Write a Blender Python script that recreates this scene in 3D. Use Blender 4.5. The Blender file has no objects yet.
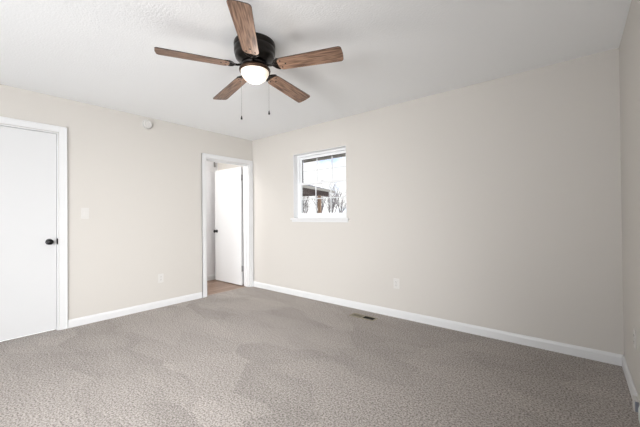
import bpy, bmesh, math, random
from mathutils import Vector, Matrix
R = math.radians
random.seed(7)
sc = bpy.context.scene
col = sc.collection

# ------------------------------------------------------------------ camera
CAMX, CAMY, CAMZ = 4.1753, -3.3002, 1.1678
yaw, pitch, roll = R(39.428), R(0.4374), R(-0.513)
fwd = Vector((-math.sin(yaw) * math.cos(pitch), math.cos(yaw) * math.cos(pitch), math.sin(pitch)))
rt = Vector((math.cos(yaw), math.sin(yaw), 0))
up = rt.cross(fwd)
r2 = math.cos(roll) * rt + math.sin(roll) * up
u2 = -math.sin(roll) * rt + math.cos(roll) * up
cd = bpy.data.cameras.new('camera')
cd.sensor_width = 36
cd.lens = 309.92 * 36 / 640
cd.clip_start = 0.02
cam = bpy.data.objects.new('camera', cd)
col.objects.link(cam)
m = Matrix((r2, u2, -fwd)).transposed().to_4x4()
m.translation = Vector((CAMX, CAMY, CAMZ))
cam.matrix_world = m
sc.camera = cam

# ------------------------------------------------------------------ world, lights, exposure
w = bpy.data.worlds.new('world')
sc.world = w
w.use_nodes = True
nt = w.node_tree
bg = nt.nodes['Background']
tc = nt.nodes.new('ShaderNodeTexCoord')
nz = nt.nodes.new('ShaderNodeTexNoise')
nz.inputs['Scale'].default_value = 9
nz.inputs['Detail'].default_value = 4
cr = nt.nodes.new('ShaderNodeValToRGB')
cr.color_ramp.elements[0].position = .36
cr.color_ramp.elements[0].color = (.60, .74, 1, 1)
cr.color_ramp.elements[1].position = .50
cr.color_ramp.elements[1].color = (1, 1, 1, 1)
nt.links.new(tc.outputs['Generated'], nz.inputs['Vector'])
nt.links.new(nz.outputs['Fac'], cr.inputs['Fac'])
nt.links.new(cr.outputs['Color'], bg.inputs['Color'])
bg.inputs['Strength'].default_value = 1.3


def area(name, loc, direction, sx, sy, power, color=(1, 1, 1), spread=180):
    l = bpy.data.lights.new(name, 'AREA')
    l.shape = 'RECTANGLE'
    l.size, l.size_y = sx, sy
    l.energy = power
    l.color = color
    l.spread = R(spread)
    o = bpy.data.objects.new(name, l)
    col.objects.link(o)
    o.location = loc
    o.rotation_euler = Vector(direction).to_track_quat('-Z', 'Y').to_euler()
    return o


# fill lamps added at assumed openings behind the camera and inside the little hallway
area('fill_front_opening', (3.0, -6.42, 1.2), (-.42, 1, 0), 1.8, 1.7, 27, (.985, .99, 1), 92)  # added fill at an assumed, unseen patio door
area('fill_upward', (3.0, -6.43, .9), (-.2, 1, .45), 1.8, 1.2, 16, (.975, .985, 1), 80)  # added fill aimed upward to brighten the ceiling
area('fill_rear_right', (4.47, -4.6, 1.6), (-1, 1.1, -.55), 1.2, 1.0, 27, (.985, .99, 1), 70)  # added narrow fill at an assumed, unseen window
area('fill_rear_right_wide', (4.475, -4.6, 1.6), (-1, .5, -.3), 1.1, 1.0, 37, (.985, .99, 1), 120)  # added wide fill at the same assumed window
area('added_hallway_fill', (-.60, -1.0, 2.39), (0, 0, -1), .24, .24, 11, (1, .97, .93))  # added to brighten the hallway; its lamp is out of view
area('added_hallway_end_fill', (-.58, -2.07, 1.25), (0, 1, 0), .7, 1.9, 14, (1, .99, .98))  # added fill for the open door; no window in this wall
vs = sc.view_settings
vs.view_transform = 'Standard'
vs.look = 'None'
vs.gamma = 1
vs.use_curve_mapping = False
vs.exposure = .05


# ------------------------------------------------------------------ materials
def mat(name, color, rough=.6, metal=0.0, spec=.5):
    mm = bpy.data.materials.new(name)
    mm.use_nodes = True
    b = mm.node_tree.nodes['Principled BSDF']
    b.inputs['Base Color'].default_value = (*color, 1)
    b.inputs['Roughness'].default_value = rough
    b.inputs['Metallic'].default_value = metal
    b.inputs['Specular IOR Level'].default_value = spec
    return mm


def N(mm, t, **k):
    n = mm.node_tree.nodes.new(t)
    for a, v in k.items():
        if a in n.inputs:
            n.inputs[a].default_value = v
        else:
            setattr(n, a, v)
    return n


def link(mm, a, b):
    mm.node_tree.links.new(a, b)


def bumpy(mm, scale, strength, dist=.002, detail=3):
    b = mm.node_tree.nodes['Principled BSDF']
    t = N(mm, 'ShaderNodeTexCoord')
    n = N(mm, 'ShaderNodeTexNoise', Scale=scale, Detail=detail)
    bp = N(mm, 'ShaderNodeBump', Strength=strength, Distance=dist)
    link(mm, t.outputs['Object'], n.inputs['Vector'])
    link(mm, n.outputs['Fac'], bp.inputs['Height'])
    link(mm, bp.outputs['Normal'], b.inputs['Normal'])
    return n


def mottled(mm, c1, c2, scale, detail=3, lo=.35, hi=.65, stretch=(1, 1, 1)):
    b = mm.node_tree.nodes['Principled BSDF']
    t = N(mm, 'ShaderNodeTexCoord')
    mp = N(mm, 'ShaderNodeMapping')
    mp.inputs['Scale'].default_value = stretch
    n = N(mm, 'ShaderNodeTexNoise', Scale=scale, Detail=detail)
    r = N(mm, 'ShaderNodeValToRGB')
    r.color_ramp.elements[0].position = lo
    r.color_ramp.elements[0].color = (*c1, 1)
    r.color_ramp.elements[1].position = hi
    r.color_ramp.elements[1].color = (*c2, 1)
    link(mm, t.outputs['Object'], mp.inputs['Vector'])
    link(mm, mp.outputs['Vector'], n.inputs['Vector'])
    link(mm, n.outputs['Fac'], r.inputs['Fac'])
    link(mm, r.outputs['Color'], b.inputs['Base Color'])
    return r


M = {}
M['wall'] = mat('greige_wall_paint', (.63, .603, .565), .55, spec=.3)
bumpy(M['wall'], 260, .12, .001)
M['ceil'] = mat('white_textured_ceiling', (.93, .945, .955), .9, spec=.1)
bumpy(M['ceil'], 75, .34, .005, 5)
M['trim'] = mat('white_trim_paint', (.75, .755, .76), .35)
M['door'] = mat('white_door_paint', (.69, .695, .70), .38)
bumpy(M['door'], 6, .03, .002)
M['plastic'] = mat('white_plastic', (.68, .665, .64), .35)
M['slot'] = mat('dark_slot', (.05, .05, .05), .6)
M['vinyl'] = mat('white_vinyl', (.85, .86, .87), .4)
M['shade_strip'] = mat('dark_shade_strip', (.05, .05, .055), .6)  # for dark strips standing in for shade along the sash
M['black'] = mat('black_bronze_metal', (.018, .015, .013), .28, .6)
M['bronze'] = mat('brown_bronze_metal', (.07, .038, .022), .35, .7)
M['chrome'] = mat('brushed_steel', (.33, .33, .33), .35, .9)
M['chain'] = mat('dull_chain_metal', (.16, .155, .15), .7, .2)
M['iron'] = mat('black_knob_metal', (.012, .012, .012), .22, .5)
M['ventm'] = mat('tan_register_metal', (.30, .265, .20), .55, .1)
M['dark'] = mat('dark_vent_shade', (.012, .011, .008), .8)  # stands in for the shade inside the floor register
M['greyface'] = mat('blue_grey_plastic', (.22, .23, .27), .5)
M['post'] = mat('tan_lumber', (.40, .24, .14), .8)
mottled(M['post'], (.30, .17, .10), (.46, .29, .18), 6, stretch=(4, 4, .5))
M['beam'] = mat('brown_stained_lumber', (.075, .04, .036), .8)
M['fascia'] = mat('pale_fascia_board', (.45, .42, .38), .7)
M['soffit'] = mat('brown_grey_soffit', (.10, .09, .082), .8)
M['shingle'] = mat('blue_grey_shingle', (.13, .16, .20), .9)
mottled(M['shingle'], (.10, .13, .17), (.2, .23, .28), 20)
M['bark'] = mat('pale_grey_bark', (.30, .27, .27), .9)
mottled(M['bark'], (.15, .13, .135), (.33, .30, .31), 5)
M['snow'] = mat('frosted_winter_grass', (.55, .55, .5), .95)
mottled(M['snow'], (.3, .29, .22), (.8, .82, .85), .8, 6)

# shiplap wall of the little hallway
sl = mat('white_grooved_panelling', (.80, .80, .82), .45)
M['shiplap'] = sl
t = N(sl, 'ShaderNodeTexCoord')
sx_ = N(sl, 'ShaderNodeSeparateXYZ')
mu = N(sl, 'ShaderNodeMath', operation='MULTIPLY')
mu.inputs[1].default_value = 1 / .10
fr = N(sl, 'ShaderNodeMath', operation='FRACT')
gt = N(sl, 'ShaderNodeMath', operation='GREATER_THAN')
gt.inputs[1].default_value = .10
bp = N(sl, 'ShaderNodeBump', Strength=.6, Distance=.004)
link(sl, t.outputs['Object'], sx_.inputs[0])
link(sl, sx_.outputs['Z'], mu.inputs[0])
link(sl, mu.outputs[0], fr.inputs[0])
link(sl, fr.outputs[0], gt.inputs[0])
link(sl, gt.outputs[0], bp.inputs['Height'])
link(sl, bp.outputs['Normal'], sl.node_tree.nodes['Principled BSDF'].inputs['Normal'])

# carpet: speckled pile with vacuum tracks
cp = mat('grey_brown_cut_pile_carpet', (.4, .37, .34), .97, spec=.05)
M['carpet'] = cp
b = cp.node_tree.nodes['Principled BSDF']
t = N(cp, 'ShaderNodeTexCoord')
n1 = N(cp, 'ShaderNodeTexNoise', Scale=88, Detail=4, Roughness=.8)
ramp = N(cp, 'ShaderNodeValToRGB')
ramp.color_ramp.elements[0].position = .40
ramp.color_ramp.elements[0].color = (.205, .184, .168, 1)
ramp.color_ramp.elements[1].position = .58
ramp.color_ramp.elements[1].color = (.585, .540, .505, 1)
link(cp, t.outputs['Object'], n1.inputs['Vector'])
link(cp, n1.outputs['Fac'], ramp.inputs['Fac'])


def m2(op, a_, b_):
    q_ = N(cp, 'ShaderNodeMath', operation=op)
    for i_, x_ in enumerate((a_, b_)):
        if isinstance(x_, (int, float)):
            q_.inputs[i_].default_value = x_
        else:
            link(cp, x_, q_.inputs[i_])
    return q_.outputs[0]


def patches(angle, sx, sy, metric, wobble=.12):
    g_ = N(cp, 'ShaderNodeMapping')
    g_.inputs['Rotation'].default_value = (0, 0, R(angle))
    g_.inputs['Scale'].default_value = (sx, sy, 1)
    link(cp, t.outputs['Object'], g_.inputs['Vector'])
    d_ = N(cp, 'ShaderNodeTexNoise', Scale=1.6, Detail=3)
    link(cp, g_.outputs[0], d_.inputs['Vector'])
    x_ = N(cp, 'ShaderNodeMix', data_type='VECTOR')
    x_.inputs[0].default_value = wobble
    link(cp, g_.outputs[0], x_.inputs[4])
    link(cp, d_.outputs['Color'], x_.inputs[5])
    v_ = N(cp, 'ShaderNodeTexVoronoi', Scale=1, feature='F1', distance=metric, voronoi_dimensions='2D')
    link(cp, x_.outputs[1], v_.inputs['Vector'])
    c_ = N(cp, 'ShaderNodeSeparateColor')
    link(cp, v_.outputs['Color'], c_.inputs[0])
    # pile lies differently inside each wedge: a ramp from its edge inwards
    return m2('MULTIPLY', c_.outputs[0], m2('ADD', m2('MULTIPLY', v_.outputs['Distance'], .7), .55))


tracks = m2('ADD', patches(22, 1.7, 3.6, 'MANHATTAN'), m2('MULTIPLY', patches(64, 1.5, 4.6, 'CHEBYCHEV'), .7))
rr = N(cp, 'ShaderNodeMapRange')
rr.inputs['From Max'].default_value = 1.4
rr.inputs['To Min'].default_value = 1.09
rr.inputs['To Max'].default_value = .87
link(cp, tracks, rr.inputs['Value'])
mulc = N(cp, 'ShaderNodeMix', data_type='RGBA', blend_type='MULTIPLY')
mulc.inputs[0].default_value = 1
link(cp, ramp.outputs['Color'], mulc.inputs[6])
link(cp, rr.outputs['Result'], mulc.inputs[7])
link(cp, mulc.outputs[2], b.inputs['Base Color'])
bp = N(cp, 'ShaderNodeBump', Strength=.9, Distance=.008)
link(cp, n1.outputs['Fac'], bp.inputs['Height'])
link(cp, bp.outputs['Normal'], b.inputs['Normal'])

# wood plank floor in the hallway (planks run along y)
wf = mat('brown_wood_planks', (.2, .12, .08), .4)
M['planks'] = wf
b = wf.node_tree.nodes['Principled BSDF']
t = N(wf, 'ShaderNodeTexCoord')
mp = N(wf, 'ShaderNodeMapping')
mp.inputs['Rotation'].default_value = (0, 0, R(90))
br = N(wf, 'ShaderNodeTexBrick', Scale=1)
br.inputs['Brick Width'].default_value = 1.2
br.inputs['Row Height'].default_value = .12
br.inputs['Mortar Size'].default_value = .004
br.inputs['Color1'].default_value = (.40, .28, .21, 1)
br.inputs['Color2'].default_value = (.27, .175, .125, 1)
br.inputs['Mortar'].default_value = (.07, .04, .03, 1)
gn = N(wf, 'ShaderNodeTexNoise', Scale=5, Detail=5)
gm = N(wf, 'ShaderNodeMapping')
gm.inputs['Scale'].default_value = (14, 1, 1)
mx = N(wf, 'ShaderNodeMix', data_type='RGBA', blend_type='MULTIPLY')
mx.inputs[0].default_value = .6
gr = N(wf, 'ShaderNodeValToRGB')
gr.color_ramp.elements[0].position = .3
gr.color_ramp.elements[0].color = (.5, .45, .42, 1)
gr.color_ramp.elements[1].position = .65
link(wf, t.outputs['Object'], mp.inputs['Vector'])
link(wf, mp.outputs['Vector'], br.inputs['Vector'])
link(wf, t.outputs['Object'], gm.inputs['Vector'])
link(wf, gm.outputs['Vector'], gn.inputs['Vector'])
link(wf, gn.outputs['Fac'], gr.inputs['Fac'])
link(wf, br.outputs['Color'], mx.inputs[6])
link(wf, gr.outputs['Color'], mx.inputs[7])
link(wf, mx.outputs[2], b.inputs['Base Color'])

# walnut fan blades (grain along local x)
M['walnut'] = mat('walnut_blade', (.2, .12, .08), .45)
mottled(M['walnut'], (.105, .055, .034), (.40, .245, .165), 9, 6, .34, .66, (.8, 9, 3))
M['blade_edge'] = mat('dark_blade_edge', (.03, .02, .016), .5)

# glass
gl = bpy.data.materials.new('clear_window_glass')
gl.use_nodes = True
gl.node_tree.nodes.clear()
go = N(gl, 'ShaderNodeOutputMaterial')
gt_ = N(gl, 'ShaderNodeBsdfTransparent')
gg = N(gl, 'ShaderNodeBsdfGlossy', Roughness=.02)
gf = N(gl, 'ShaderNodeFresnel', IOR=1.35)
gx = N(gl, 'ShaderNodeMixShader')
link(gl, gf.outputs[0], gx.inputs[0])
link(gl, gt_.outputs[0], gx.inputs[1])
link(gl, gg.outputs[0], gx.inputs[2])
link(gl, gx.outputs[0], go.inputs[0])
M['glass'] = gl

# lit frosted lamp bowl
lg = mat('lit_frosted_glass', (.95, .90, .82), .35)
b = lg.node_tree.nodes['Principled BSDF']
b.inputs['Emission Color'].default_value = (1, .84, .66, 1)
b.inputs['Emission Strength'].default_value = .62
M['lamp'] = lg
hl = mat('added_hallway_lamp_glass', (.95, .93, .9), .4)  # glow for the added hallway lamp, not assigned
hl.node_tree.nodes['Principled BSDF'].inputs['Emission Color'].default_value = (1, .95, .88, 1)
hl.node_tree.nodes['Principled BSDF'].inputs['Emission Strength'].default_value = 3
M['hall_lamp'] = hl


# ------------------------------------------------------------------ mesh helpers
def box(bm, x0, x1, y0, y1, z0, z1, mtx=None, mi=0):
    if x0 > x1: x0, x1 = x1, x0
    if y0 > y1: y0, y1 = y1, y0
    if z0 > z1: z0, z1 = z1, z0
    v = [bm.verts.new((x, y, z)) for x in (x0, x1) for y in (y0, y1) for z in (z0, z1)]
    if mtx is not None:
        for q in v:
            q.co = mtx @ q.co
    for f in ((0, 1, 3, 2), (4, 6, 7, 5), (0, 4, 5, 1), (2, 3, 7, 6), (0, 2, 6, 4), (1, 5, 7, 3)):
        bm.faces.new([v[i] for i in f]).material_index = mi
    return v


def lathe(bm, prof, seg=48, c=(0, 0, 0), axis=None, caps=True):
    """prof: list of (radius, height) along the axis"""
    q = Matrix.Identity(3) if axis is None else Vector(axis).to_track_quat('Z', 'Y').to_matrix()
    rings = []
    for r, z in prof:
        ring = []
        for i in range(seg):
            a = 2 * math.pi * i / seg
            ring.append(bm.verts.new(Vector(c) + q @ Vector((r * math.cos(a), r * math.sin(a), z))))
        rings.append(ring)
    for a, b_ in zip(rings, rings[1:]):
        for i in range(seg):
            j = (i + 1) % seg
            f = bm.faces.new((a[i], a[j], b_[j], b_[i]))
            f.smooth = True
    if caps:
        bm.faces.new(rings[0][::-1])
        bm.faces.new(rings[-1])


def tube(bm, pts, rad, seg=8):
    pts = [Vector(p) for p in pts]
    if not hasattr(rad, '__len__'):
        rad = [rad] * len(pts)
    rings = []
    for i, p in enumerate(pts):
        d = (pts[min(i + 1, len(pts) - 1)] - pts[max(i - 1, 0)]).normalized()
        q = d.to_track_quat('Z', 'Y').to_matrix()
        rings.append([bm.verts.new(p + q @ Vector((rad[i] * math.cos(2 * math.pi * k / seg), rad[i] * math.sin(2 * math.pi * k / seg), 0))) for k in range(seg)])
    for a, b_ in zip(rings, rings[1:]):
        for i in range(seg):
            j = (i + 1) % seg
            bm.faces.new((a[i], a[j], b_[j], b_[i])).smooth = True
    bm.faces.new(rings[0][::-1])
    bm.faces.new(rings[-1])


def prism(bm, outline, z0, z1, mtx=None, side_mi=0):
    lo = [bm.verts.new((x, y, z0)) for x, y in outline]
    hi = [bm.verts.new((x, y, z1)) for x, y in outline]
    if mtx is not None:
        for q in lo + hi:
            q.co = mtx @ q.co
    bm.faces.new(lo[::-1])
    bm.faces.new(hi)
    n = len(outline)
    for i in range(n):
        bm.faces.new((lo[i], lo[(i + 1) % n], hi[(i + 1) % n], hi[i])).material_index = side_mi


def obj(name, bm, material, parent=None, bevel=0, kind=None, seg=2):
    bmesh.ops.recalc_face_normals(bm, faces=bm.faces[:])
    me = bpy.data.meshes.new(name)
    bm.to_mesh(me)
    bm.free()
    for x in (material if isinstance(material, (list, tuple)) else [material]):
        me.materials.append(x)
    o = bpy.data.objects.new(name, me)
    col.objects.link(o)
    if parent is not None:
        o.parent = parent
        o.matrix_parent_inverse = Matrix.Translation(-Vector(parent.location)) if parent.type == 'EMPTY' and parent.rotation_euler.z == 0 else Matrix.Identity(4)
    if bevel:
        bv = o.modifiers.new('bevel', 'BEVEL')
        bv.width = bevel
        bv.segments = seg
        bv.limit_method = 'ANGLE'
        bv.angle_limit = R(40)
    if kind:
        o['kind'] = kind
    return o


def B():
    return bmesh.new()


def boxobj(name, dims, material, parent=None, bevel=0, kind=None):
    bm = B()
    box(bm, *dims)
    return obj(name, bm, material, parent, bevel, kind)


def thing(name, label, cat, loc=(0, 0, 0), group=None):
    o = bpy.data.objects.new(name, None)
    o.empty_display_size = .1
    col.objects.link(o)
    o.location = loc
    o['label'] = label
    o['category'] = cat
    if group:
        o['group'] = group
    return o


def structure(name, loc=(0, 0, 0)):
    o = bpy.data.objects.new(name, None)
    col.objects.link(o)
    o.location = loc
    o['kind'] = 'structure'
    return o


# ------------------------------------------------------------------ room shell
L, D, H = 4.4523, -6.50, 2.44
HX = -1.035          # far wall of the little hallway
WT = .14             # thickness of the left wall
S = 'structure'
boxobj('floor', (-.05, L + .1, D - .1, .1, -.1, 0), M['carpet'], kind=S)
boxobj('floor_hallway', (HX - .1, -.05, -2.2, .1, -.1, -.004), M['planks'], kind=S)
boxobj('ceiling', (-.14, L + .1, D - .1, .12, H, H + .1), M['ceil'], kind=S)
boxobj('ceiling_hallway', (HX - .1, -.14, -2.2, .1, H, H + .1), M['ceil'], kind=S)

# openings: door 1 y[-3.325,-2.538], door 2 y[-.855,-.075]
D1a, D1b, DH = -3.325, -2.534, 2.063
D2a, D2b, DH2 = -.855, -.073, 2.03
bm = B()
for y0, y1, z0, z1 in ((D - .1, D1a, 0, H), (D1a, D1b, DH, H), (D1b, D2a, 0, H), (D2a, D2b, DH2, H), (D2b, 0, 0, H)):
    box(bm, -WT, 0, y0, y1, z0, z1)
obj('wall_left', bm, M['wall'], kind=S)

WX0, WX1, WZ0, WZ1 = .957, 1.905, 1.135, 2.075
bm = B()
for x0, x1, z0, z1 in ((-WT, WX0, 0, H), (WX0, WX1, 0, WZ0), (WX0, WX1, WZ1, H), (WX1, L + .1, 0, H)):
    box(bm, x0, x1, 0, .17, z0, z1)
obj('wall_back', bm, M['wall'], kind=S)
bm = B()
for y0, y1, z0, z1 in ((D - .1, -5.22, 0, H), (-5.22, -3.98, 0, 1.05), (-5.22, -3.98, 2.15, H), (-3.98, 0, 0, H)):
    box(bm, L, L + .14, y0, y1, z0, z1)
obj('wall_right', bm, M['wall'], kind=S)
bm = B()
for x0, x1, z0, z1 in ((0, .27, 0, H), (2.08, 2.12, 0, H), (.27, 2.08, 0, .10), (.27, 2.08, 2.10, H), (2.12, 3.93, 0, .10), (2.12, 3.93, 2.10, H), (3.93, L, 0, H)):
    box(bm, x0, x1, D - .14, D, z0, z1)
obj('wall_front', bm, M['wall'], kind=S)
# hallway shell
boxobj('wall_hallway', (HX - .1, HX, -2.2, .1, 0, H), M['shiplap'], kind=S)
boxobj('wall_hallway_end', (HX, -WT, 0, .1, 0, H), M['wall'], kind=S)
boxobj('wall_hallway_near', (HX, -WT, -2.2, -2.1, 0, H), M['wall'], kind=S)


# ------------------------------------------------------------------ baseboards
def baseboard(name, p0, p1, inward, h=.085, th=.013):
    """eased-top board between two floor points; inward is the direction into the room"""
    p0, p1, n = Vector((*p0, 0)), Vector((*p1, 0)), Vector((*inward, 0))
    prof = [(0, 0), (th, 0), (th, h * .72), (th * .75, h * .86), (th * .45, h * .97), (th * .3, h), (0, h)]
    bm = B()
    rings = []
    for p in (p0, p1):
        rings.append([bm.verts.new(p + n * a + Vector((0, 0, z))) for a, z in prof])
    k = len(prof)
    for i in range(k):
        bm.faces.new((rings[0][i], rings[0][(i + 1) % k], rings[1][(i + 1) % k], rings[1][i]))
    bm.faces.new(rings[0][::-1])
    bm.faces.new(rings[1])
    return obj(name, bm, M['trim'], kind=S)


baseboard('baseboard_back', (0, 0), (L, 0), (0, -1))
baseboard('baseboard_left', (0, -2.46), (0, -.925), (1, 0))
baseboard('baseboard_left_rear', (0, D), (0, -3.4), (1, 0))
baseboard('baseboard_right', (L, 0), (L, -.655), (-1, 0))
baseboard('baseboard_right_rear', (L, -.80), (L, D), (-1, 0))
baseboard('baseboard_front', (0, D), (L, D), (0, 1))
baseboard('baseboard_hallway', (HX, -2.1), (HX, 0), (1, 0))


# ------------------------------------------------------------------ door casings and jambs
def casing(name, ya, yb, top, wl, wr, side=1, x=0):
    """flat casing with an eased outer edge round an opening ya..yb"""
    th = .017 * side
    bm = B()
    box(bm, x, x + th, ya - wl, ya - .004, 0, top + .004 + .063)
    box(bm, x, x + th, yb + .004, yb + wr, 0, top + .004 + .063)
    box(bm, x, x + th, ya - .004, yb + .004, top + .004, top + .067)
    # raised back band
    t2 = .021 * side
    box(bm, x, x + t2, ya - wl, ya - wl + .012, 0, top + .067)
    box(bm, x, x + t2, yb + wr - .012, yb + wr, 0, top + .067)
    box(bm, x, x + t2, ya - wl, yb + wr, top + .055, top + .067)
    return obj(name, bm, M['trim'], bevel=.002, kind=S)


def jamb(name, ya, yb, top, stop=None):
    bm = B()
    t = .012
    box(bm, -WT - .004, .004, ya, ya + t, 0, top)
    box(bm, -WT - .004, .004, yb - t, yb, 0, top)
    box(bm, -WT - .004, .004, ya + t, yb - t, top - t, top)
    if stop:
        s0, s1 = stop
        box(bm, s0, s1, ya + t, ya + t + .010, 0, top - t)
        box(bm, s0, s1, yb - t - .010, yb - t, 0, top - t)
        box(bm, s0, s1, ya + t, yb - t, top - t - .010, top - t)
    return obj(name, bm, M['trim'], bevel=.001, kind=S)


casing('trim_1', D1a, D1b, DH, .072, .072)
jamb('trim_2', D1a, D1b, DH, (-.075, -.042))
casing('trim_3', D2a, D2b, DH2, .064, .064)
casing('trim_4', D2a, D2b, DH2, .064, .064, -1, -WT)
jamb('trim_5', D2a, D2b, DH2, (-.085, -.055))


# ------------------------------------------------------------------ doors
def knob(parent, c, axis, label=None):
    bm = B()
    lathe(bm, [(.030, 0), (.031, .003), (.027, .007), (.014, .010), (.011, .022), (.014, .030), (.024, .036), (.0285, .045), (.028, .055), (.022, .062), (.010, .066), (.002, .067)], 32, c, axis)
    o = obj('door_knob', bm, M['iron'], parent)
    if label:
        o['label'] = label
    return o


d1 = structure('door_1', (-.02, -2.93, 0))
boxobj('door_panel', (-.040, -.004, D1a + .015, D1b - .015, .018, DH - .015), M['door'], d1, .002)
knob(d1, (-.004, -2.607, .926), (1, 0, 0), 'black round door knob')
boxobj('latch_plate', (-.010, .0055, D1b - .0135, D1b - .004, .897, .957), M['iron'], d1, .001)

d2 = structure('door_2', (-.15, -.10, 0))
boxobj('door_panel', (-.955, -.172, -.112, -.077, .010, 2.012), M['door'], d2, .002)
knob(d2, (-.895, -.112, .905), (0, -1, 0), 'black round door knob')
for z in (1.825, .29):
    bm = B()
    lathe(bm, [(.006, -.045), (.006, .045)], 12, (-.158, -.108, z))
    lathe(bm, [(.004, -.051), (.007, -.045)], 12, (-.158, -.108, z))
    lathe(bm, [(.007, .045), (.004, .051)], 12, (-.158, -.108, z))
    box(bm, -.1715, -.158, -.109, -.080, z - .044, z + .044)
    box(bm, -.158, -.145, -.1065, -.0855, z - .044, z + .044)
    obj('hinge', bm, M['chrome'], d2)

# ------------------------------------------------------------------ window 1 (double hung, 3 x 2 grids)
win = structure('window_1', ((WX0 + WX1) / 2, .1, WZ0))
fy0, fy1 = .085, .165
bm = B()   # white painted reveal liner
box(bm, WX0, WX0 + .006, -.001, fy0, WZ0, WZ1)
box(bm, WX1 - .006, WX1, -.001, fy0, WZ0, WZ1)
box(bm, WX0, WX1, -.001, fy0, WZ1 - .006, WZ1)
obj('reveal', bm, M['trim'], win)
bm = B()
fw = .030
for a in ((WX0, WX0 + fw), (WX1 - fw, WX1)):
    box(bm, a[0], a[1], fy0, fy1, WZ0, WZ1)
box(bm, WX0 + fw, WX1 - fw, fy0, fy1, WZ1 - fw, WZ1)
box(bm, WX0 + fw, WX1 - fw, fy0, fy1, WZ0, WZ0 + fw)
obj('window_frame', bm, M['vinyl'], win, .002)


def sash(name, y0, y1, z0, z1, rail_top, rail_bot, shade_strip=False):
    x0, x1 = WX0 + fw, WX1 - fw
    st = .034
    bm = B()
    box(bm, x0, x0 + st, y0, y1, z0, z1)
    box(bm, x1 - st, x1, y0, y1, z0, z1)
    box(bm, x0 + st, x1 - st, y0, y1, z1 - rail_top, z1)
    box(bm, x0 + st, x1 - st, y0, y1, z0, z0 + rail_bot)
    o = obj(name, bm, M['vinyl'], win, .002)
    gx0, gx1, gz0, gz1 = x0 + st, x1 - st, z0 + rail_bot, z1 - rail_top
    ym = (y0 + y1) / 2
    bm = B()
    for k in (1, 2):
        xm = gx0 + (gx1 - gx0) * k / 3
        box(bm, xm - .008, xm + .008, ym + .003, ym + .010, gz0, gz1)
    zm = (gz0 + gz1) / 2
    box(bm, gx0, gx1, ym + .0035, ym + .0095, zm - .007, zm + .007)
    g = obj('muntin_grid', bm, M['vinyl'], o)
    boxobj('glass_pane', (gx0 - .005, gx1 + .005, ym - .002, ym + .002, gz0 - .005, gz1 + .005), M['glass'], o)
    bm = B()
    if shade_strip:
        box(bm, gx0, gx0 + .006, ym - .014, ym - .003, gz0, gz1)
        box(bm, gx0, gx1, ym - .014, ym - .003, gz1 - .006, gz1)
        obj('sash_shade_strip', bm, M['shade_strip'], o)  # shadow gap beside the glass, put in as dark strips
    return o


zmid = 1.645
sash('upper_sash', .125, .155, zmid - .015, WZ1 - fw, .036, .030, True)
sash('lower_sash', .092, .122, WZ0 + fw, zmid + .015, .034, .045)
bm = B()
box(bm, 1.40, 1.46, .080, .094, zmid + .0152, zmid + .026)
lathe(bm, [(.010, 0), (.010, .008)], 16, (1.43, .09, zmid + .026))
obj('sash_lock', bm, M['vinyl'], win)
# stool board
bm = B()
box(bm, WX0 - .045, WX1 + .040, -.030, .0, WZ0 - .022, WZ0)
box(bm, WX0, WX1, .0, fy0, WZ0 - .002, WZ0 + .004)
box(bm, WX0 - .03, WX1 + .025, -.012, 0, WZ0 - .055, WZ0 - .022)
obj('window_sill', bm, M['trim'], win, .003)

# assumed window behind the camera, frame only, added around the fill lamps
w2 = structure('added_window_2', (L + .08, -4.6, 1.05))
bm = B()
for a in ((-5.22, -5.17), (-4.03, -3.98)):
    box(bm, L + .05, L + .10, a[0], a[1], 1.05, 2.15)
box(bm, L + .05, L + .10, -5.17, -4.03, 1.05, 1.10)
box(bm, L + .05, L + .10, -5.17, -4.03, 2.10, 2.15)
obj('window_frame', bm, M['vinyl'], w2, .002)

for nm, xa, xb in (('added_window_3', .27, 2.08), ('added_door_3', 2.12, 3.93)):  # openings added in the unseen front wall for fill light
    w3 = structure(nm, ((xa + xb) / 2, D - .08, .10))
    bm = B()
    for a in (xa, xb - .05):
        box(bm, a, a + .05, D - .10, D - .05, .10, 2.10)
    box(bm, xa + .05, xb - .05, D - .10, D - .05, .10, .15)
    box(bm, xa + .05, xb - .05, D - .10, D - .05, 2.05, 2.10)
    obj('frame', bm, M['vinyl'], w3, .002)

# ------------------------------------------------------------------ electrical plates
def local(o, mtx):
    o.matrix_world = mtx


def outlet(loc, rz, label):
    """duplex receptacle plate; built facing -y, then turned about z"""
    t = bpy.data.objects.new('wall_outlet', None)
    col.objects.link(t)
    t['label'] = label
    t['category'] = 'outlet'
    bm = B()
    box(bm, -.035, .035, -.0055, 0, -.0575, .0575)
    pl = obj('cover_plate', bm, M['plastic'], t, .002)
    bm = B()
    lathe(bm, [(.002, 0), (.003, .0012)], 12, (0, -.0055, 0), (0, -1, 0))
    obj('screw', bm, M['chrome'], pl)
    for s in (-1, 1):
        bm = B()
        pts = []
        for k in range(24):
            a = 2 * math.pi * k / 24
            pts.append((.017 * math.cos(a), max(-.0135, min(.0135, .017 * math.sin(a))) + s * .0195))
        prism(bm, pts, 0, .0075, Matrix.Rotation(R(90), 4, 'X'))
        rc = obj('receptacle', bm, M['plastic'], t)
        bm = B()
        for x in (-.0065, .0065):
            box(bm, x - .001, x + .001, -.0082, -.0074, s * .0195 - .001, s * .0195 + .007)
        box(bm, -.002, .002, -.0082, -.0074, s * .0195 - .009, s * .0195 - .005)
        obj('slot', bm, M['slot'], rc)
    t.location = loc
    t.rotation_euler = (0, 0, rz)
    return t


outlet((2.587, 0, .384), 0, 'white duplex wall outlet low on the wall below and right of the window')
outlet((0, -1.50, .375), R(90), 'white duplex wall outlet low on the wall between the two doors')
outlet((L, -.62, .40), R(-90), 'white duplex wall outlet at the right edge, on the right wall above its baseboard')

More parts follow.
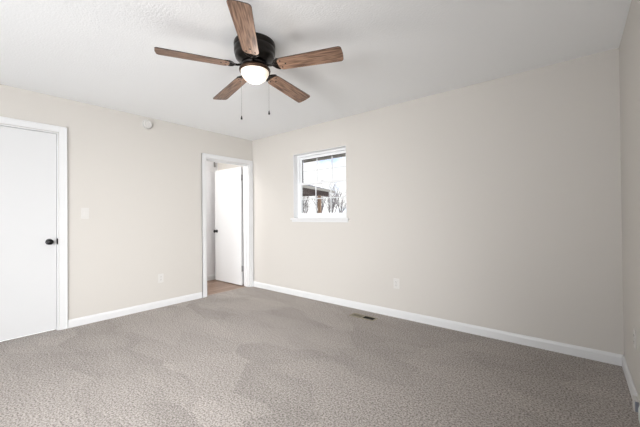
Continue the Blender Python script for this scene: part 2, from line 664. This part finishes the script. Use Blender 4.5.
sw = thing('light_switch', 'white toggle light switch on the wall right of the closed door', 'light switch', (0, -2.305, 1.219))
boxobj('cover_plate', (0, .0055, -2.341, -2.269, 1.158, 1.280), M['plastic'], sw, .002)
bm = B()
box(bm, .0055, .0075, -2.312, -2.298, 1.205, 1.233)
box(bm, .0055, .017, -2.3095, -2.3005, 1.219, 1.229)
tg = obj('toggle', bm, M['plastic'], sw, .001)
for z in (1.186, 1.252):
    bm = B()
    lathe(bm, [(.0035, 0), (.003, .0015)], 12, (.0055, -2.305, z), (1, 0, 0))
    obj('screw', bm, M['plastic'], sw)

# smoke detector on the left wall, near the ceiling
sd = thing('smoke_detector', 'round white smoke detector high on the left wall near the ceiling', 'smoke detector', (0, -1.66, 2.345))
bm = B()
lathe(bm, [(.060, 0), (.060, .010), (.056, .012)], 40, (0, -1.66, 2.345), (1, 0, 0))
obj('mounting_plate', bm, M['plastic'], sd)
bm = B()
lathe(bm, [(.053, .012), (.054, .026), (.049, .036), (.034, .041), (.033, .039), (.022, .040), (.012, .043), (.002, .044)], 40, (0, -1.66, 2.345), (1, 0, 0))
obj('cover', bm, M['plastic'], sd)
bm = B()
for k in range(20):
    a = 2 * math.pi * k / 20
    y, z = -1.66 + .0535 * math.cos(a), 2.345 + .0535 * math.sin(a)
    mt = Matrix.Translation((.019, y, z)) @ Matrix.Rotation(a, 4, 'X')
    box(bm, -.004, .004, -.001, .001, -.005, .005, mt)
obj('vent_slot', bm, M['slot'], sd)

# grey bracket high on the hallway wall above the door's corner
br_ = thing('wall_bracket', 'small grey metal bracket high on the wall above the open door', 'bracket', (HX, -.05, 2.17))
bm = B()
box(bm, HX, HX + .010, -.083, -.057, 2.095, 2.235)
box(bm, HX + .010, HX + .03, -.078, -.062, 2.10, 2.125)
obj('bracket_strap', bm, M['chrome'], br_, .001)

# small unidentified box where the right baseboard is interrupted
cb = thing('baseboard_box', 'small white box with a grey face at the end of the right baseboard', 'wall box', (L - .01, -.69, 0))
boxobj('box_body', (L - .022, L, -.72, -.655, 0, .070), M['plastic'], cb, .003)
boxobj('face_panel', (L - .017, L - .001, -.725, -.719, .004, .062), M['greyface'], cb, .001)

# floor register: two banks of louvres tilted opposite ways
fv = thing('floor_vent', 'tan metal floor register set in the carpet below the window wall', 'floor vent', (2.285, -.235, 0))
VX0, VX1, VY0, VY1 = 2.125, 2.445, -.290, -.180
bm = B()
box(bm, VX0, VX1, VY0, VY0 + .016, .0, .007)
box(bm, VX0, VX1, VY1 - .016, VY1, .0, .007)
box(bm, VX0, VX0 + .018, VY0 + .016, VY1 - .016, .0, .007)
box(bm, VX1 - .018, VX1, VY0 + .016, VY1 - .016, .0, .007)
box(bm, 2.279, 2.291, VY0 + .016, VY1 - .016, .0, .007)
obj('register_frame', bm, M['ventm'], fv, .001)
boxobj('vent_shade_sheet', (VX0 + .012, VX1 - .012, VY0 + .012, VY1 - .012, .0003, .0012), M['dark'], fv)  # flat dark sheet in place of the shaded hollow
for x0, x1, tilt, n in ((VX0 + .018, 2.279, -16, 12), (2.291, VX1 - .018, 62, 9)):
    bm = B()
    for k in range(n):
        x = x0 + (x1 - x0) * (k + .5) / n
        mt = Matrix.Translation((x, -.235, .0042)) @ Matrix.Rotation(R(tilt), 4, 'Y')
        hw = .0056 if tilt < 0 else .0026
        box(bm, -hw, hw, -.039, .039, -.0005, .0005, mt)
    obj('louvre', bm, M['ventm'] if tilt < 0 else M['dark'], fv)  # right bank coloured dark for the shade between its slats

# ------------------------------------------------------------------ ceiling fan
FX, FY = 2.369, -1.843
fan = thing('ceiling_fan', 'five-blade ceiling fan with walnut blades, black housing and a lit bowl lamp', 'ceiling fan', (FX, FY, H))
BZ = 2.259
bm = B()
lathe(bm, [(.146, 0), (.149, -.006), (.150, -.016), (.149, -.036), (.144, -.040), (.149, -.045), (.148, -.078), (.141, -.086), (.144, -.092),
           (.138, -.112), (.118, -.130), (.098, -.140), (.094, -.146)], 64, (FX, FY, H))
obj('motor_housing', bm, M['black'], fan)
bm = B()
lathe(bm, [(.060, -.146), (.088, -.148), (.092, -.158), (.088, -.170), (.055, -.174), (.050, -.176)], 48, (FX, FY, H))
obj('flywheel', bm, M['black'], fan)
bm = B()
lathe(bm, [(.046, -.170), (.050, -.174), (.070, -.177), (.096, -.181), (.110, -.189), (.1135, -.200), (.111, -.209), (.106, -.212), (.101, -.209)], 56, (FX, FY, H))
obj('light_fitter', bm, M['bronze'], fan)
bm = B()
prof = [(.101, -.207)]
for k in range(1, 15):
    a = k / 14 * math.pi / 2
    prof.append((.101 * math.cos(a) + .0005, -.207 - .082 * math.sin(a)))
lathe(bm, prof, 56, (FX, FY, H))
o = obj('glass_shade', bm, M['lamp'], fan)
o['label'] = 'lit frosted glass bowl'


def blade_outline():
    r0, r1, w0, w1 = .182, .652, .056, .067
    pts = []
    def corner(cx, cy, rad, a0, a1, n=6):
        for k in range(n + 1):
            a = R(a0 + (a1 - a0) * k / n)
            pts.append((cx + rad * math.cos(a), cy + rad * math.sin(a)))
    corner(r1 - .022, -w1 + .022, .022, -90, 0)
    # slightly bowed tip
    pts.append((r1 + .004, 0))
    corner(r1 - .022, w1 - .022, .022, 0, 90)
    corner(r0 + .035, w0 - .035, .035, 90, 180)
    corner(r0 + .035, -w0 + .035, .035, 180, 270)
    return pts


phi0 = -118.2
for k in range(5):
    ang = R(phi0 + 72 * k)
    base = Matrix.Translation((FX, FY, BZ)) @ Matrix.Rotation(R(-3.6), 4, Vector((math.cos(yaw), math.sin(yaw), 0))) @ Matrix.Rotation(R(-1.2), 4, Vector((-math.sin(yaw), math.cos(yaw), 0))) @ Matrix.Rotation(ang, 4, 'Z')
    tilt = base @ Matrix.Rotation(R(-12), 4, 'X')
    bm = B()
    prism(bm, blade_outline(), -.003, .003, side_mi=1)
    bl = obj('blade', bm, [M['walnut'], M['blade_edge']], fan, .0008)
    bl.matrix_parent_inverse = Matrix.Identity(4)
    bl.matrix_basis = Matrix.Translation(-fan.location) @ tilt
    # blade iron: curved arm and an open, forked plate under the blade root
    bm = B()
    tube(bm, [(.075, 0, .010), (.10, 0, .008), (.125, 0, .002), (.15, 0, .002), (.175, 0, .008)], [.010, .009, .008, .008, .008], 10)
    out = [(.150, -.010), (.158, -.030), (.172, -.044), (.190, -.050), (.215, -.046), (.240, -.026), (.262, 0), (.240, .026), (.215, .046), (.190, .050), (.172, .044), (.158, .030), (.150, .010)]
    prism(bm, out, .0032, .0075)
    for px_, py_ in ((.206, -.030), (.206, .030), (.238, 0)):
        lathe(bm, [(.0065, -.0030), (.006, -.0048), (.002, -.0054)], 12, (px_, py_, 0))
    for sd_ in (-1, 1):
        tube(bm, [(.140, sd_ * .004, .002), (.156, sd_ * .026, .000), (.172, sd_ * .042, .002), (.188, sd_ * .049, .004)], .0055, 8)
    ir = obj('blade_iron', bm, M['black'], fan)
    ir.matrix_parent_inverse = Matrix.Identity(4)
    ir.matrix_basis = Matrix.Translation(-fan.location) @ base @ Matrix.Rotation(R(-12), 4, 'X')

bulb = bpy.data.lights.new('fan_bulb', 'POINT')
bulb.energy = 3.5
bulb.color = (1, .93, .86)
bulb.shadow_soft_size = .05
bo = bpy.data.objects.new('fan_bulb', bulb)
col.objects.link(bo)
bo.location = (FX, FY, 2.12)

# pull chains with dark fobs
rx, ry = math.cos(yaw), math.sin(yaw)
for s, zb in ((-.100, 1.880), (.102, 1.915)):
    cx, cy = FX + rx * s, FY + ry * s
    bm = B()
    x0, y0 = FX + rx * s * .5, FY + ry * s * .5
    pts = [(cx, cy, 2.222), (cx, cy, zb + .028)]
    tube(bm, pts, .0007, 6)
    z = zb + .03
    while z < 2.20:
        lathe(bm, [(.0004, -.0012), (.0014, 0), (.0004, .0012)], 6, (cx, cy, z), caps=False)
        z += .009
    ch = obj('pull_chain', bm, M['chain'], fan)
    bm = B()
    lathe(bm, [(.0015, .030), (.0035, .026), (.0055, .014), (.007, .006), (.0055, .001), (.002, 0)], 14, (cx, cy, zb))
    fb = obj('fob', bm, M['iron'], ch)
    fb.matrix_parent_inverse = Matrix.Identity(4)

# unseen lamp base on the little hallway's ceiling, added with its fill light
hlmp = thing('added_hallway_lamp', 'white flush ceiling lamp, added unseen to brighten the hallway behind the open door', 'ceiling lamp', (-.55, -.9, H))
bm = B()
lathe(bm, [(.14, 0), (.14, -.02), (.12, -.025)], 32, (-.55, -.9, H))
obj('lamp_base', bm, M['trim'], hlmp)

# ------------------------------------------------------------------ outside
boxobj('ground', (-60, 30, .35, 70, -.35, -.30), M['snow'], kind=S)

# the house's own eave above the window
ev = structure('trim_6', (1.4, .4, 2.1))
boxobj('soffit', (-1.5, 6, .17, .60, 2.165, 2.185), M['soffit'], ev)
bm = B()
box(bm, -1.5, 6, .60, .625, 2.075, 2.24)
obj('fascia_board', bm, M['fascia'], ev)

# open-sided shelter: low-slope roof on lumber posts, built in its own frame (x away from the house, y along the eave)
pv = thing('garden_shelter', 'open shelter with a grey shingled roof on tan lumber posts outside the window', 'shelter', (-6.47, 10.93, -.3))
pv.rotation_euler = (0, 0, math.atan2(-.273, -.962))


def pobj(name, bm, mt_, bevel=0):
    o = obj(name, bm, mt_, pv, bevel)
    o.matrix_parent_inverse = Matrix.Identity(4)
    return o


PW, PL, ZE = 4.4, 7.0, 2.80      # depth, length, eave height above the ground
bm = B()
prof = [(0, ZE), (PW / 2, ZE + .55), (PW, ZE), (PW, ZE + .10), (PW / 2, ZE + .68), (0, ZE + .10)]
lo = [bm.verts.new((x, 0, z)) for x, z in prof]
hi = [bm.verts.new((x, PL, z)) for x, z in prof]
bm.faces.new(lo)
bm.faces.new(hi[::-1])
for i in range(6):
    f = bm.faces.new((lo[i], lo[(i + 1) % 6], hi[(i + 1) % 6], hi[i]))
    f.material_index = 1 if i in (0, 1) else 0
pobj('roof', bm, [M['shingle'], M['beam']])
bm = B()
box(bm, -.04, .01, -.03, PL + .03, ZE - .03, ZE + .09)
pobj('fascia_board', bm, M['fascia'])
for x in (.35, PW - .35):
    bm = B()
    box(bm, x - .07, x + .07, .1, PL - .1, ZE - .24, ZE + .04)
    pobj('beam', bm, M['beam'], .01)
for y in (1.3, PL / 2 + .5, PL - .35):
    bm = B()
    box(bm, .28, PW - .28, y - .07, y + .07, ZE - .24, ZE + .02)
    pobj('beam', bm, M['beam'], .01)
for x in (.35, PW - .35):
    for y in (1.3, PL - .35):
        bm = B()
        box(bm, x - .08, x + .08, y - .08, y + .08, 0, ZE - .24)
        pobj('post', bm, M['post'], .008)


def branch(bm, p, d, length, rad, depth, rng, seg):
    n = 4 if depth > 1 else 3
    pts, q, dd = [p.copy()], p.copy(), d.normalized()
    for i in range(n):
        dd = (dd + Vector((rng.uniform(-.22, .22), rng.uniform(-.22, .22), rng.uniform(-.08, .20)))).normalized()
        q = q + dd * length / n
        pts.append(q.copy())
    rads = [rad * (1 - .55 * i / n) for i in range(n + 1)]
    tube(bm, pts, rads, seg)
    if depth == 0:
        return
    for _ in range(rng.randint(3, 5)):
        i = rng.randint(1, n)
        a = rng.uniform(0, 2 * math.pi)
        side = Vector((math.cos(a) * .75, math.sin(a) * .75, rng.uniform(.2, 1.0)))
        branch(bm, pts[i], (dd * .5 + side).normalized(), length * rng.uniform(.5, .72), rads[i] * .62, depth - 1, rng, 3 if depth < 3 else 4)


def tree(name, seed):
    rng = random.Random(seed)
    t = bpy.data.objects.new(name, None)
    col.objects.link(t)
    h = rng.uniform(1.3, 2.2)
    bm = B()
    tube(bm, [(0, 0, 0), (.03, .02, h * .5), (-.02, .04, h)], [.11, .09, .08], 8)
    obj('trunk', bm, M['bark'], t)
    bm = B()
    for k in range(5):
        a = k * 1.256 + rng.uniform(-.4, .4)
        branch(bm, Vector((-.02, .04, h * rng.uniform(.55, 1))), Vector((math.cos(a) * .45, math.sin(a) * .45, 1)), rng.uniform(1.2, 1.6), .045, 3, rng, 5)
    obj('branches', bm, M['bark'], t)
    return t


protos = [tree('bare_tree', s) for s in (3, 11, 29)]
spots, row_of = [], []
rng = random.Random(5)
for row, (dist, n) in enumerate(((21.5, 4), (25.4, 4), (29.4, 5), (33.6, 5))):
    for k in range(n):
        ang = R(30 + 22 * (k + .5) / n + (1 if row % 2 else -1))    # left of straight-ahead (+y)
        row_of.append(row)
        spots.append((CAMX - dist * math.sin(ang), CAMY + dist * math.cos(ang)))
made = 0
for i, (x, y) in enumerate(spots):
    src = protos[made % 3]
    if made < 3:
        t = src
    else:
        t = src.copy()
        col.objects.link(t)
        for c in src.children:
            cc = c.copy()
            col.objects.link(cc)
            cc.parent = t
    t['label'] = 'bare pale winter tree in the thicket outside the window'
    t['category'] = 'tree'
    t['group'] = 'bare trees outside the window'
    t.location = (x, y, -.32)
    t.rotation_euler = (0, 0, rng.uniform(0, 6.28))
    s = rng.uniform(.85, 1.0)
    s = s * (.8 if row_of[i] == 0 else .9)
    t.scale = (s, s, s * 1.35)
    made += 1
